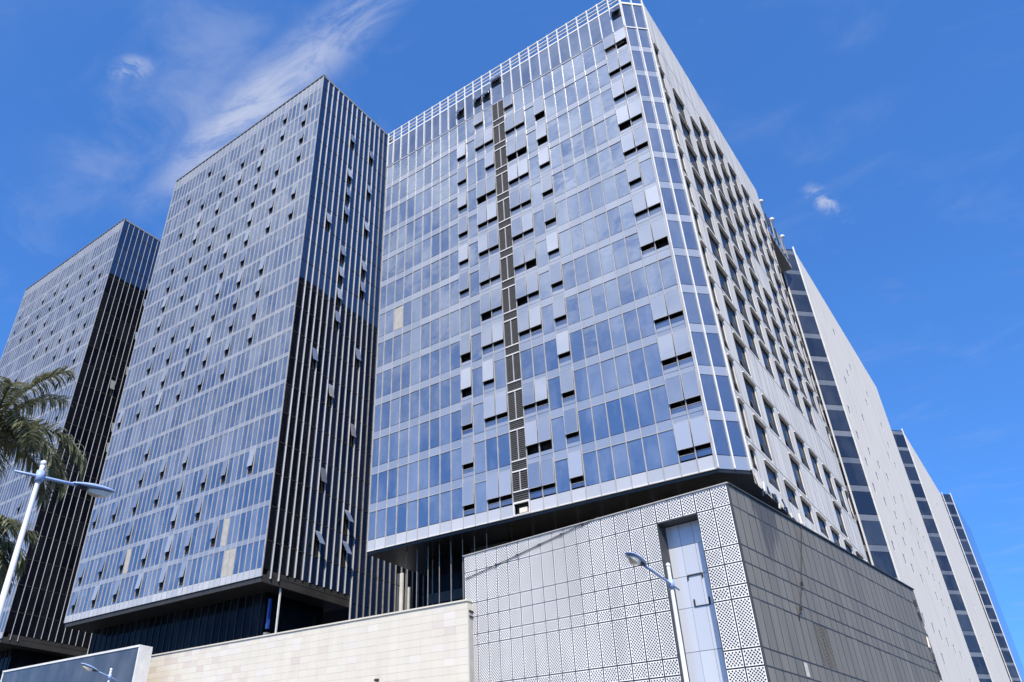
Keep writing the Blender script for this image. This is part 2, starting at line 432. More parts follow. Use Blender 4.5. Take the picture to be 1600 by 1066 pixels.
for i, x in enumerate(bounds):
    if i == 26: continue
    box('mullion', A, x, -0.02, (ZB + ZC) / 2, 0.07, 0.13, ZC - ZB, 'mullion')
box('corner_mullion', A, WA, -0.03, (ZB + ZC) / 2, 0.16, 0.20, ZC - ZB, 'mullion')
for f in range(1, NF + 1):
    box('transom', A, WA / 2, -0.015, ZB + f * PITCH, WA - 0.2, 0.07, 0.06 if f < NF else 0.16, 'mullion')
box('sill_trim', A, WA / 2, -0.02, ZB + 0.04, WA - 0.1, 0.13, 0.09, 'trim')

# louvre strip
lx0, lx1 = bounds[13], bounds[14]; lw = lx1 - lx0; lc = (lx0 + lx1) / 2
for f in range(NF):
    z0 = ZB + f * PITCH + (1.15 if f == 0 else 0.0)
    h_all = PITCH - (1.15 if f == 0 else 0)
    if f == 0:
        box('service_opening', A, lc, 0.40, ZB + 0.62, lw - 0.2, 0.1, 1.0, 'dark')
        put('opening_frame', ring_mesh(lw, 1.14, 0.09, 0.16, 'trim'), A, (lc, -0.02, ZB + 0.6))
        box('service_lamp', A, lc + 0.1, 0.15, ZB + 0.45, 0.75, 0.25, 0.42, 'lens')
    # panel backs, slats, trims
    box('louvre_back', A, lc, 0.16, z0 + h_all / 2, lw - 0.12, 0.05, h_all, 'dark')
    n = int(h_all / 0.19); sl = Col()
    for k in range(n):
        zz = z0 + 0.1 + k * (h_all - 0.1) / n
        sl.box(lc, 0.06, zz, lw - 0.14, 0.10, 0.115)
    colput('louvre_slats', sl, 'louvre', A)
    box('louvre_trim', A, lc, -0.03, z0 + 0.04, lw - 0.12, 0.09, 0.12, 'trim')
    box('louvre_trim', A, lc, -0.03, z0 + 1.02, lw - 0.12, 0.09, 0.10, 'trim')
    box('louvre_divider', A, lc, -0.025, z0 + 1.07 + (h_all - 1.07) / 2, 0.09, 0.08, h_all - 1.07, 'mullion')

# crown screen
ZT = 82.6
for i in range(26):
    x0, x1 = bounds[i], bounds[i + 1]
    box('crown_pane', A, (x0 + x1) / 2, 0.05, (ZC + 0.12 + 80.3) / 2, x1 - x0 - 0.26, 0.05, 80.3 - ZC - 0.2, 'crown', (jitter(0.5), 0, jitter(0.5)))
for i, x in enumerate(bounds):
    box('crown_mullion', A, x, -0.02, (ZC + 0.1 + ZT) / 2, 0.13, 0.16, ZT - ZC - 0.2, 'trim')
for z, h in ((80.45, 0.22), (81.2, 0.10), (81.8, 0.10), (82.5, 0.12)):
    box('parapet_rail', A, WA / 2, 0.05, z, WA, 0.14, h, 'trim')
for i, z in ((9, ZC + 1.6), (11, ZC + 1.9), (12, ZC + 1.9), (13, ZC + 3.6), (25, ZC + 2.7)):
    x0, x1 = bounds[i], bounds[i + 1]
    box('crown_opening', A, (x0 + x1) / 2, -0.02, z, x1 - x0 - 0.3, 0.10, 0.9, 'dark')
    s = box('crown_sash', A, (x0 + x1) / 2, -0.28, z + 0.75, x1 - x0 - 0.25, 0.05, 1.2, 'crown', (-0.35, 0, 0))
box('screen_backing', A, WA / 2, 2.6, (ZC + 79.5) / 2, WA - 1.0, 0.3, 79.5 - ZC - 0.9, 'concrete')

# chamfer
clen = math.hypot(XR - WA, CH); cang = math.atan2(CH, XR - WA)
ux, uy = math.cos(cang), math.sin(cang)
def cham(s, off): return (WA + ux * s + uy * off, uy * s - ux * off)
for j in range(2):
    s = clen * (0.25 + 0.5 * j); x, y = cham(s, -0.04)
    for f in range(NF):
        z0 = ZB + f * PITCH; b = 1.12 if f == 0 else BAND
        box('chamfer_pane', A, x, y, z0 + (b + PITCH) / 2, clen / 2 - 0.12, 0.05, PITCH - b - 0.06, 'chamfer', (jitter(0.3), 0, cang + jitter(0.3)))
        box('chamfer_spandrel', A, x, y, z0 + b / 2, clen / 2 - 0.10, 0.06, b - 0.05, 'spandrel', (0, 0, cang))
    box('chamfer_crown_pane', A, x, y, (ZC + 0.12 + 80.3) / 2, clen / 2 - 0.2, 0.05, 80.3 - ZC - 0.2, 'crown', (0, 0, cang))
for s, w in ((0.05, 0.09), (clen / 2, 0.11), (clen - 0.06, 0.13)):
    x, y = cham(s, 0.03); box('chamfer_mullion', A, x, y, (ZB + ZT) / 2, w, 0.22, ZT - ZB - 0.1, 'trim', (0, 0, cang))
x, y = cham(clen / 2, 0.0)
for z, h in ((ZC + 0.02, 0.16), (80.45, 0.30), (81.45, 0.16), (82.2, 0.16)):
    box('chamfer_rail', A, x, y, z, clen - 0.06, 0.13, h, 'trim', (0, 0, cang))

# white side wall with its windows (local x = XR plane)
ZW = 81.35
holes = []; wins = []
cols_y = [2.55, 6.1, 11.0, 15.5, 20.3, 24.9, 29.9, 34.5, 38.9]
drop = {3: set(range(2, 9)), 1: {2, 4, 5, 7, 8}, 12: {1, 2}, 8: {5}, 4: {7}}
for f in range(NF):
    for k, y in enumerate(cols_y):
        if k in drop.get(f, ()): continue
        w = 1.25 if k == 0 else 3.05
        if k == 8: w = 1.3
        zt = ZB + (f + 0.58) * PITCH; zb = zt - 3.15 if f > 0 else zt - 1.8
        h = (round(y, 3), round(y + w, 3), round(zb, 3), round(zt, 3)); holes.append(h)
wall_openings('side_wall', A, 'y', CH + 0.12, DA + 0.2, ZB - 0.9, ZW, holes, 0.22, 'side_white', XR)
for a, b, c_, d in holes:
    w = put('window', bmesh_box(0.05, b - a, d - c_, 'win'), A, (XR - 0.19, (a + b) / 2, (c_ + d) / 2))
    put('frame', ring_mesh(b - a, d - c_, 0.07, 0.10, 'jamb'), w, (0.04, 0, 0), (0, 0, R(90)))
    box('hood', A, XR + 0.08, (a + b) / 2, d + 0.04, 0.15, b - a + 0.1, 0.06, 'white_wall')
    s = box('lower_panel', A, XR - 0.06, (a + b) / 2 + 0.5, c_ + (d - c_) * 0.20, 0.05, b - a - 1.4, (d - c_) * 0.3, 'jamb', (0, R(-4), 0))
for k, y in enumerate(cols_y):
    w = 1.25 if k in (0, 8) else 3.05
    for yy in (y - 0.06, y + w + 0.06):
        box('wall_joint', A, XR + 0.004, yy, (ZB + ZW) / 2 - 2.4, 0.02, 0.05, ZW - ZB - 5.0, 'win_frame')
for f in range(NF):
    box('wall_joint', A, XR + 0.006, 21.2, ZB + (f + 0.72) * PITCH, 0.02, 38.0, 0.04, 'win_frame')
# ragged unfinished cladding along the foot of the side wall
for k in range(34):
    y = CH + 0.5 + k * 0.72 + random.uniform(-.2, .2)
    box('loose_bracket', A, XR + random.uniform(0.02, 0.14), y, ZB - 0.9 + random.uniform(-0.35, 0.55), 0.10, random.uniform(0.15, 0.5), random.uniform(0.25, 1.0),
        random.choice(('trim', 'soffit', 'white_wall', 'soffit')), (random.uniform(-.5, .5), random.uniform(-.2, .2), 0))
for k in range(46):
    box('roof_post', A, XR - 0.12, CH + 0.6 + k * 0.83, ZW + 0.22, 0.09, 0.30, 0.5, 'trim')
box('roof_slab', A, XR / 2, 20.5, ZC + 0.55, XR - 1.6, DA - 3.0, 0.25, 'concrete')
box('left_glazing', A, 0.06, DA / 2 + 0.3, (ZB + ZC) / 2 + 2.2, 0.10, DA - 0.6, ZC - ZB + 4.0, 'dark_glass')
# roof clutter at the far end of the side wall
for k in range(9):
    box('roof_rail', A, XR - 0.3, DA + 0.8 + k * 1.5, 78.5 - k * 0.05, 0.12, 0.5, 3.2 + random.uniform(-.8, .4), random.choice(('dark', 'win_frame')), (random.uniform(-.2, .2), 0, 0))
for k in range(3):
    put('roof_lamp', tube_mesh('roof_lamp', [(0, 0, 0), (0, 0, 0.9), (0, 0, 0.95), (0, 0, 1.3), (0, 0, 1.55)], [.05, .05, .3, .38, .1], 'trim', 8), A, (XR - 0.1, DA + 2.0 + k * 5.0, 79.4))
box('link_slab', A, XR - 5, DA + 7.5, 76.6, 9.0, 14.8, 0.8, 'concrete')

# storey under the block
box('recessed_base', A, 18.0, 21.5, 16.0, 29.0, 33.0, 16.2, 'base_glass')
box('hung_panel', A, 11.4, 4.2, ZB - 1.35, 4.2, 0.2, 2.0, 'soffit_b')
for i in range(3, 11):
    box('hanger_rail', A, bounds[i], 1.6, 20.6, 0.055, 0.055, 6.8, 'win_frame')
for i in range(12):
    box('base_mullion', A, 4.2 + i * 2.3, 4.95, 18, 0.09, 0.09, 12, 'win_frame')
box('base_rail', A, 18, 4.93, 20.2, 29, 0.1, 0.9, 'soffit_b')


# ------------------------------------------------------------------ tall towers
OPEN_B = [(1, 0), (6, 0), (11, 0), (16, 0), (21, 0), (25, 0), (1, 1), (6, 1), (11, 1), (16, 1), (21, 1), (25, 1), (30, 1), (11, 2), (21, 2), (26, 2), (1, 3), (6, 3), (11, 3), (16, 3), (21, 3), (26, 3), (30, 3), (35, 3), (11, 4), (16, 4), (21, 4), (11, 5), (1, 7), (6, 7), (11, 7), (16, 7), (21, 7), (26, 7), (6, 8), (11, 8), (16, 8), (21, 8), (26, 8), (31, 8), (6, 9), (11, 9), (16, 9), (21, 9), (26, 9), (31, 9), (6, 10), (11, 10), (16, 10), (21, 10), (26, 10), (31, 10), (6, 11), (16, 11), (21, 11), (26, 11), (31, 11), (6, 12), (11, 12), (21, 12), (26, 12), (6, 13), (11, 13), (16, 13), (21, 13), (26, 13), (31, 13), (36, 13), (6, 14), (11, 14), (16, 14), (21, 14), (26, 14), (31, 14), (36, 14), (11, 15), (16, 15), (26, 15), (31, 15), (6, 16), (11, 16), (16, 16), (21, 16), (26, 16), (31, 16), (36, 16), (11, 17), (16, 17), (21, 17), (26, 17), (36, 17), (6, 18), (16, 18), (21, 18), (26, 18), (31, 18), (36, 18), (11, 19), (31, 19), (36, 19)]
OPEN_C = [(27, 11), (32, 11), (36, 11), (36, 12), (27, 13), (32, 13), (36, 13), (17, 14), (22, 14), (27, 14), (32, 14), (36, 14), (17, 15), (22, 15), (32, 15), (7, 16), (12, 16), (17, 16), (27, 16), (32, 16), (36, 16), (2, 17), (7, 17), (12, 17), (17, 17), (22, 17), (32, 17), (36, 17), (2, 18), (12, 18), (17, 18), (22, 18), (27, 18), (32, 18), (22, 10), (32, 9), (36, 9), (27, 8), (17, 11), (12, 13), (17, 9), (36, 6), (32, 5)]


def tower(name, label, x_left, width, opens, single, bays):
    T = thing(name, label, 'building', (x_left, 54.0, 0), group=None)
    n = 40; pw = width / n; nf = 20
    zb = 24.36; zt = 106.95; D = 34.0
    prism('core', T, [(0.35, 0.75), (width - 0.35, 0.75), (width - 0.35, D), (0.35, D)], zb + 0.3, zt - 0.4, 'dark')
    prism('soffit', T, [(0.05, 0.12), (width - 0.05, 0.12), (width - 0.05, 14.0), (0.05, 14.0)], zb - 0.55, zb + 0.29, 'soffit_b')
    panes, spans = [], []
    op = set(opens)
    for i in range(n):
        cx = (i + 0.5) * pw
        for f in range(nf + 1):
            z0 = zb + f * PITCH + (0.35 if f else 0)
            b = 0.68 if f else 0.95
            if f < nf or True:
                spans.append((cx, z0 - (0.30 if f else 0) + b / 2, pw - 0.02, b - 0.03))
            lo = z0 - (0.30 if f else 0) + b; hi = zb + (f + 1) * PITCH + 0.05
            if f == nf: hi = zt - 0.2
            if (i, f) in op:
                a0, a1 = lo + 0.25, lo + 1.15
                box('opening', T, cx, 0.14, (a0 + a1) / 2, pw - 0.05, 0.10, a1 - a0, 'dark')
                box('sill_pane', T, cx, 0.03, (lo + a0) / 2, pw - 0.06, 0.05, a0 - lo - 0.03, 'vision_b')
                L = hi - a1
                s = box('open_sash', T, cx, -0.17, a1 + L / 2, pw - 0.10, 0.05, L, 'sash_b', (-math.asin(0.20 / L), 0, jitter(1.0)))
            else:
                mt = 'vision_b'
                if (i, f) in ((34, 0), (33, 0), (12, 1), (32, 1)): mt = 'yellowed'
                if f < nf: panes.append((cx, (lo + hi) / 2, pw - 0.06, hi - lo - 0.04, mt))
                else: spans.append((cx, (lo + hi) / 2, pw - 0.05, hi - lo - 0.04))
    key = lambda p: p[1] - 0.8 * p[0]
    panes.sort(key=key); spans.sort(key=key)
    rest = Col(); cap = 300 if single else 0
    for k, (cx, cz, w, h, mt) in enumerate(panes):
        if k < cap or mt == 'yellowed': box('glass_pane', T, cx, 0.03, cz, w, 0.05, h, mt, (jitter(0.8), 0, jitter(0.9)))
        else: rest.box(cx, 0.03 + random.uniform(-.006, .006), cz, w, 0.05, h)
    colput('far_glass_panes', rest, 'vision_b', T)
    rest = Col()
    for k, (cx, cz, w, h) in enumerate(spans):
        if k < cap or cz < zb + 0.8: box('spandrel_panel', T, cx, 0.02, cz, w, 0.06, h, 'low_band' if cz < zb + 0.8 else 'spandrel_b', (jitter(0.3), 0, jitter(0.3)))
        else: rest.box(cx, 0.02, cz, w, 0.06, h)
    colput('far_spandrel_panels', rest, 'spandrel_b', T)
    for i in range(n + 1):
        box('mullion', T, i * pw, -0.02, (zb + zt) / 2, 0.075 if 0 < i < n else 0.14, 0.13, zt - zb, 'mullion')
    box('parapet_cap', T, width / 2, 0.1, zt + 0.04, width + 0.3, 0.5, 0.10, 'win_frame')
    # right face: dark glass between bright fins
    X = width; c0 = 1.26; fs = 1.166
    gl = Col()
    for k in range(28):
        y0 = c0 + (k - 1) * fs if k else 0.05
        y1 = c0 + k * fs
        low = zb + 0.85 if y0 < 14 else 15.0
        for f in range(-3, nf + 1):
            z0 = max(zb + f * PITCH + (0.05), low); z1 = min(zb + (f + 1) * PITCH, zt - 0.25)
            if z1 - z0 < 0.5: continue
            if k - 1 in bays and f in bays[k - 1]:
                gl.box(X - 0.03, (y0 + y1) / 2, z1 - 0.45, 0.05, y1 - y0 - 0.04, 0.85); continue
            gl.box(X - 0.03 + random.uniform(-.01, .01), (y0 + y1) / 2, (z0 + z1) / 2, 0.05, y1 - y0 - 0.04, z1 - z0 - 0.05)
    colput('side_glazing', gl, 'dark_glass', T)
    for k in range(28):
        y = c0 + k * fs
        z0 = zb - 0.02 if k < 2 else (zb + 0.85 if y < 14 else 15.0)
        mt = ('fin' if single else 'fin_c') if k < 12 else 'win_frame'  # rear fins get a darker metal: shade under the block put into colour
        fd, fw = (0.22, 0.085) if single else (0.15, 0.06)
        box('fin', T, X + fd / 2 - 0.06, y, (z0 + zt - 0.3) / 2, fd, fw, zt - 0.3 - z0, mt)
    for f in range(1, nf + 1):
        box('side_transom', T, X - 0.02, 15.5, zb + f * PITCH + 0.02, 0.10, 30.6, 0.12, 'dark')
    box('side_parapet', T, X - 0.05, 17, zt - 0.1, 0.3, 33.8, 0.35, 'win_frame')
    box('side_beam', T, X - 0.2, 7.4, zb + 0.55, 0.35, 13.0, 0.55, 'soffit_b')
    for k, fl in bays.items():
        yy = c0 + (k + 0.5) * fs
        for f in fl:
            z = zb + f * PITCH
            L = 2.0
            tilt = 0.22 if f > 2 else 0.55
            box('side_sash', T, X + 0.05 + L / 2 * math.sin(tilt), yy, z + 3.2 - L / 2, 0.05, fs - 0.3, L, 'sash', (0, -tilt, 0))
    # storey below the tower
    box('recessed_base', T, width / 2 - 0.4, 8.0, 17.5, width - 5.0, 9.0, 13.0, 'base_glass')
    for i in range(26):
        box('base_mullion', T, 2.8 + i * (width - 6.4) / 25, 3.44, 17.5, 0.07, 0.10, 12.9, 'jamb')
    box('base_rail', T, width / 2 - 0.4, 3.42, 18.6, width - 5.0, 0.14, 1.0, 'soffit_b')
    box('rear_slab', T, width / 2, 20, zt - 0.55, width - 0.9, 27, 0.2, 'concrete')
    return T


bays_b = {5: [18, 16, 15, 14, 12, 11, 10, 9, 6, 3, 1], 9: [18, 16, 14, 12, 11, 8, 5, 2, 1], 2: [13, 7]}
bays_c = {6: [17, 16, 14, 12, 9, 8], 4: [11]}
B = tower('glass_tower', 'tall glass tower beside the chamfered block, its dark face lined with bright fins', -105.41, 40.08, OPEN_B, True, bays_b)
C = tower('glass_tower', 'tall glass tower at the far left, partly behind palm fronds', -163.39, 40.34, OPEN_C, False, bays_c)
# pole and blue column under the near tower corner
box('drain_pole', B, 39.75, 3.2, 19.6, 0.16, 0.16, 9.4, 'trim')
box('blue_column', B, 38.5, 3.0, 21.2, 0.30, 0.30, 3.2, 'bluecol')
box('column_foot', B, 38.5, 3.0, 18.2, 0.5, 0.5, 2.0, 'win_frame')
box('bright_fin', B, 40.3, 23.3, 23.0, 0.5, 0.25, 14.0, 'trim')
box('bright_fin', B, 40.3, 24.8, 22.0, 0.4, 0.22, 13.0, 'trim')


# ------------------------------------------------------------------ white-sided blocks behind
def side_block(name, label, y0, y1, ztop, slits, seed, wm='white_wall'):
    rng = random.Random(seed)
    T = thing(name, label, 'building', (-13.6, y0, 0))
    D = y1 - y0; zb = 9.0
    prism('core', T, [(-22, -1.6), (-2.2, -1.6), (-0.4, 0.25), (-0.4, D - 0.1), (-22, D - 0.1)], zb, ztop - 0.8, 'dark')
    wall = Col()
    holes = []
    for (f, u) in slits:
        z = ZB + (f + 0.35) * PITCH
        if z + 1.6 < ztop - 2 and u + 0.9 < D - 1 and z > zb + 1: holes.append((round(u, 2), round(u + 1.2, 2), round(z, 2), round(z + 1.3, 2)))
    wall_openings('side_wall', T, 'y', 0.15, D, zb, ztop, holes, 0.08, wm, 0.0)
    for a, b, c_, d in holes:
        put('window', bmesh_box(0.05, b - a, d - c_, 'win'), T, (-0.06, (a + b) / 2, (c_ + d) / 2))
    # chamfered glass corner
    L = math.hypot(2.0, 2.0); ang = math.atan2(2.0, 2.0)
    nfl = int((ztop - 1.0 - (ZB - 3 * PITCH)) / PITCH)
    for f in range(-3, nfl - 2):
        z0 = ZB + f * PITCH
        for (x, y, w, rz) in ((-1.0, -0.95, L - 0.15, ang), (-5.0, -1.95, 5.9, 0)):
            h = min(z0 + PITCH, ztop) - z0
            box('corner_pane', T, x, y, z0 + 0.85 + (h - 0.85) / 2, w, 0.05, h - 0.9, 'strip_pane', (jitter(0.4), 0, rz + jitter(0.4)))
            box('corner_spandrel', T, x, y, z0 + 0.41, w, 0.06, 0.80, 'strip_band', (0, 0, rz))
    for x, y in ((0.03, 0.03), (-2.02, -2.0)):
        box('corner_mullion', T, x, y, (zb + ztop + 0.5) / 2, 0.2, 0.2, ztop + 0.5 - zb, 'trim')
    for k in range(int(D / 2.2)):
        box('roof_post', T, -0.12, 0.8 + k * 2.2, ztop + 0.25, 0.1, 0.6, 0.55, 'trim')
    box('roof_slab', T, -11, D / 2, ztop - 0.7, 21, D - 2, 0.2, 'concrete')
    return T


rg = random.Random(3)
sl2 = [(f, u + rg.uniform(-0.6, 0.6)) for f in range(-3, 13) for u in (4.0, 11, 17, 23, 29, 35, 41, 47) if rg.random() < (0.65 if f < 7 else 0.3) and not (f < 0 and u < 15)]
sl3 = [(f, u) for f in range(0, 13) for u in (5, 14, 23, 32) if rg.random() < 0.25]
side_block('side_block', 'long white-walled block just behind the chamfered block, with a glazed corner strip', 111.4, 168.0, 81.2, sl2, 1)
side_block('side_block', 'third white-walled block down the side street, smaller, between two glass strips', 193.5, 243.0, 81.2, sl3, 2)
D4 = side_block('side_block', 'farthest block down the side street, showing only a slim glass strip', 288.0, 330.0, 95.5, [], 4, 'strip_band')


# ------------------------------------------------------------------ podium with perforated white screen (turned 7 degrees)
POD = thing('podium_building', 'podium with white perforated front screen and grey panelled side', 'building', (-13.537, 47.788, 0), -0.1265)
PZ = 20.5
rows = [20.5, 19.13, 16.65, 15.58, 14.28, 13.5, 10.72, 9.73, 8.45, 7.5]
DD = 0.214


def perf_mesh(w, h, mt='perf'):
    k = (mt, round(w, 2), round(h, 2))
    if k in MESH: return MESH[k]
    v, f = [], []
    nx = max(2, round(w / DD)); nz = max(2, round(h / DD)); dx, dz = w / nx, h / nz
    r = 0.70
    def tri(*p):
        n = len(v); v.extend((x, 0, z) for x, z in p); f.append((n, n + 1, n + 2))
    def cell(cx, cz):
        n = len(v)
        for (s, y) in ((1.0, 0), (r, 0), (r, 0.02)):
            v.extend([(cx - s * dx / 2, y, cz), (cx, y, cz - s * dz / 2), (cx + s * dx / 2, y, cz), (cx, y, cz + s * dz / 2)])
        for i in range(4):
            j = (i + 1) % 4
            f.append((n + i, n + j, n + 4 + j, n + 4 + i)); f.append((n + 4 + i, n + 4 + j, n + 8 + j, n + 8 + i))
    for i in range(nx):
        for j in range(nz):
            cell(-w / 2 + (i + 0.5) * dx, -h / 2 + (j + 0.5) * dz)
    for i in range(1, nx):
        for j in range(1, nz):
            cell(-w / 2 + i * dx, -h / 2 + j * dz)
    for i in range(1, nx):
        x = -w / 2 + i * dx
        tri((x - dx / 2, -h / 2), (x + dx / 2, -h / 2), (x, -h / 2 + dz / 2)); tri((x + dx / 2, h / 2), (x - dx / 2, h / 2), (x, h / 2 - dz / 2))
    for j in range(1, nz):
        z = -h / 2 + j * dz
        tri((-w / 2, z + dz / 2), (-w / 2, z - dz / 2), (-w / 2 + dx / 2, z)); tri((w / 2, z - dz / 2), (w / 2, z + dz / 2), (w / 2 - dx / 2, z))
    for sx_ in (-1, 1):
        for sz_ in (-1, 1):
            X0, Z0 = sx_ * w / 2, sz_ * h / 2
            p = [(X0, Z0), (X0 - sx_ * dx / 2, Z0), (X0, Z0 - sz_ * dz / 2)]
            tri(*(p if sx_ * sz_ < 0 else p[::-1]))
    MESH[k] = mesh('perforated_panel', v, f, mt); return MESH[k]


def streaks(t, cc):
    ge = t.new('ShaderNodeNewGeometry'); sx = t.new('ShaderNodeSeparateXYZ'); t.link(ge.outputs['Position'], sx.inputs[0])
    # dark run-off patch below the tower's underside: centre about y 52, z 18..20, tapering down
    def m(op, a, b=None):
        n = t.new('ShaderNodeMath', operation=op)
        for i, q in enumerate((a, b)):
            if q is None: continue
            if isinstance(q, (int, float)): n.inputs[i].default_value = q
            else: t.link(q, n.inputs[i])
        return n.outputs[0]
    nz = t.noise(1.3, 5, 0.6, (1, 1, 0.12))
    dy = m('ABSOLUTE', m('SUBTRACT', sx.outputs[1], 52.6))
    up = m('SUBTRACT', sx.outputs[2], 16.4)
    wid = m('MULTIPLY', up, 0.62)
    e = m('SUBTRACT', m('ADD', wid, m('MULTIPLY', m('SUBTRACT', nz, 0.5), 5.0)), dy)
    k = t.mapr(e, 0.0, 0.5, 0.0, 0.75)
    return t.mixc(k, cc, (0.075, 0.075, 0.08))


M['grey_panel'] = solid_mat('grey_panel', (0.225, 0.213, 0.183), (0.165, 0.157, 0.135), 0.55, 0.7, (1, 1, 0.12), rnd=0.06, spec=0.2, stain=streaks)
M['light_panel'] = solid_mat('light_panel', (0.62, 0.62, 0.58), None, 0.5)

NS, NE = -5.17, -2.31      # bay recess in the front
xs = [-22.7, -21.42] + [-21.42 + (NS + 21.42) / 15 * (i + 1) for i in range(15)] + [NS + (NE - NS) / 3 * (i + 1) for i in range(3)] + [NE / 2, 0.0]
for j in range(len(rows) - 1):
    z1, z0 = rows[j], rows[j + 1]
    for i in range(len(xs) - 1):
        xa, xb = xs[i], xs[i + 1]
        if j > 0 and xa > NS - 0.05 and xb < NE + 0.05: continue
        put('screen_panel', perf_mesh(xb - xa - 0.085, z1 - z0 - 0.085), POD, ((xa + xb) / 2, 0.0, (z0 + z1) / 2), (jitter(0.35), 0, jitter(0.35)))
# joint rails between the panels
for z in rows[1:]:
    if z > 19: box('joint_rail', POD, -11.35, 0.09, z, 22.6, 0.08, 0.06, 'jamb')
    else:
        box('joint_rail', POD, (NS - 22.7) / 2, 0.09, z, NS + 22.7 - 0.1, 0.08, 0.06, 'jamb')
        box('joint_rail', POD, NE / 2, 0.09, z, -NE - 0.1, 0.08, 0.06, 'jamb')
box('corner_post', POD, 0.03, 0.06, PZ / 2, 0.09, 0.10, PZ - 0.1, 'jamb')
box('screen_cap', POD, -11.35, 0.03, PZ + 0.04, 22.9, 0.22, 0.07, 'concrete')
# backing wall with the bay opening
bk = Col()
bk.box((NS - 22.6) / 2, 0.50, PZ / 2, NS + 22.6 - 0.14, 0.3, PZ - 0.1)
bk.box((NE - 0.1) / 2, 0.50, PZ / 2, -NE - 0.3, 0.3, PZ - 0.1)
for nm, a in (('backing_wall', ((NS - 22.6) / 2, NS + 22.6 - 0.14)), ('backing_wall', ((NE - 0.1) / 2, -NE - 0.3))):
    box(nm, POD, a[0], 0.50, PZ / 2, a[1], 0.3, PZ - 0.1, 'jamb')
box('backing_wall', POD, (NS + NE) / 2, 0.50, 19.85, NE - NS + 0.1, 0.3, 1.1, 'jamb')
# bay: jambs, head, panes
bd = 1.0
box('bay_jamb', POD, NS - 0.03, bd / 2 + 0.1, 9.5, 0.07, bd + 0.2, 19.1, 'jamb'); box('bay_jamb', POD, NE + 0.03, bd / 2 + 0.1, 9.5, 0.07, bd + 0.2, 19.1, 'jamb')
box('bay_head', POD, (NS + NE) / 2, bd / 2 + 0.1, 19.12, NE - NS - 0.02, bd + 0.2, 0.08, 'jamb')
bw = (NE - NS) / 3
bz = [19.05, 17.6, 15.65, 13.7, 11.1, 8.6, 6.0]
for i in range(3):
    for j in range(len(bz) - 1):
        z1, z0 = bz[j], bz[j + 1]
        box('bay_pane', POD, NS + (i + 0.5) * bw, bd, (z0 + z1) / 2, bw - 0.025, 0.05, z1 - z0 - 0.03, 'notch_glass', (jitter(0.3), 0, jitter(0.4)))
box('bay_backing', POD, (NS + NE) / 2, bd + 0.12, 9.5, NE - NS, 0.1, 19, 'jamb')
for zz in (15.65, 13.72):
    x = NS + bw * (1.08 if zz > 15 else 1.25)
    up = zz > 15
    box('hatch_bar', POD, x + 0.5, bd - 0.06, zz, 1.02, 0.07, 0.075 if up else 0.03, 'cable')
    for s in (0, 1.0):
        box('hatch_bracket', POD, x + s, bd - 0.06, zz - (0.13 if up else -0.22), 0.08, 0.07, 0.25 if up else 0.42, 'cable')

# grey side: panels about 1.07 m wide
side_rows = rows
gp = []
NSID = 32
for k in range(NSID):
    for j in range(len(side_rows) - 1): gp.append((k, j))
rest = Col()
for n, (k, j) in enumerate(gp):
    y0 = 0.06 + k * 1.0695; z1, z0 = side_rows[j], side_rows[j + 1]
    if (k in (8, 9) and j == 5):
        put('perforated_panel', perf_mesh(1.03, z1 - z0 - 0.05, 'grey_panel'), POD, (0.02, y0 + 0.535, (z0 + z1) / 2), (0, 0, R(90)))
        continue
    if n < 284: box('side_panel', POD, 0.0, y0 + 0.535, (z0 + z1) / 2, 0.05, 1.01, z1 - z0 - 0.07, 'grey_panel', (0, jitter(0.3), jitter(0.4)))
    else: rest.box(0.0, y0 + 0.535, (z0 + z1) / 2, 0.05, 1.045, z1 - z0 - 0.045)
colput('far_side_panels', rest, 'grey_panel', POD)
box('side_backing', POD, -0.45, 17.3, PZ / 2, 0.6, 34.0, PZ - 0.15, 'jamb')
box('side_cap', POD, 0.02, 17.2, PZ + 0.05, 0.22, 34.3, 0.10, 'jamb')
for k in range(NSID + 1):
    box('joint_strip', POD, 0.028, 0.06 + k * 1.0695, (PZ + 7.5) / 2, 0.02, 0.04, PZ - 7.6, 'jamb')
for z in rows[1:]:
    box('joint_rail', POD, 0.03, 17.15, z, 0.02, 34.1, 0.07, 'jamb')
box('light_patch', POD, 0.05, 5.72, 10.2, 0.03, 0.42, 0.8, 'light_panel')
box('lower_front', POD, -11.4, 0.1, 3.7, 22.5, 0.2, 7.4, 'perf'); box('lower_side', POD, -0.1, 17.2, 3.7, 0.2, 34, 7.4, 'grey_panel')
box('end_return', POD, -22.75, 8.0, PZ / 2, 0.1, 16.0, PZ - 0.1, 'jamb')
box('roof_slab', POD, -11.4, 18.0, PZ - 0.4, 22.0, 33.0, 0.3, 'concrete')
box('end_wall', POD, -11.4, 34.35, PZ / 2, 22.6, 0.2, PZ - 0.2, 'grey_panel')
# ragged end strip at the far top corner of the side
for k in range(7):
    box('loose_strip', POD, 0.10, 33.6 + random.uniform(-0.1, 0.5), 19.2 - k * 1.1, 0.08, 0.28, random.uniform(0.5, 1.0), random.choice(('trim', 'white_wall', 'jamb')), (random.uniform(-.3, .3), 0, 0))
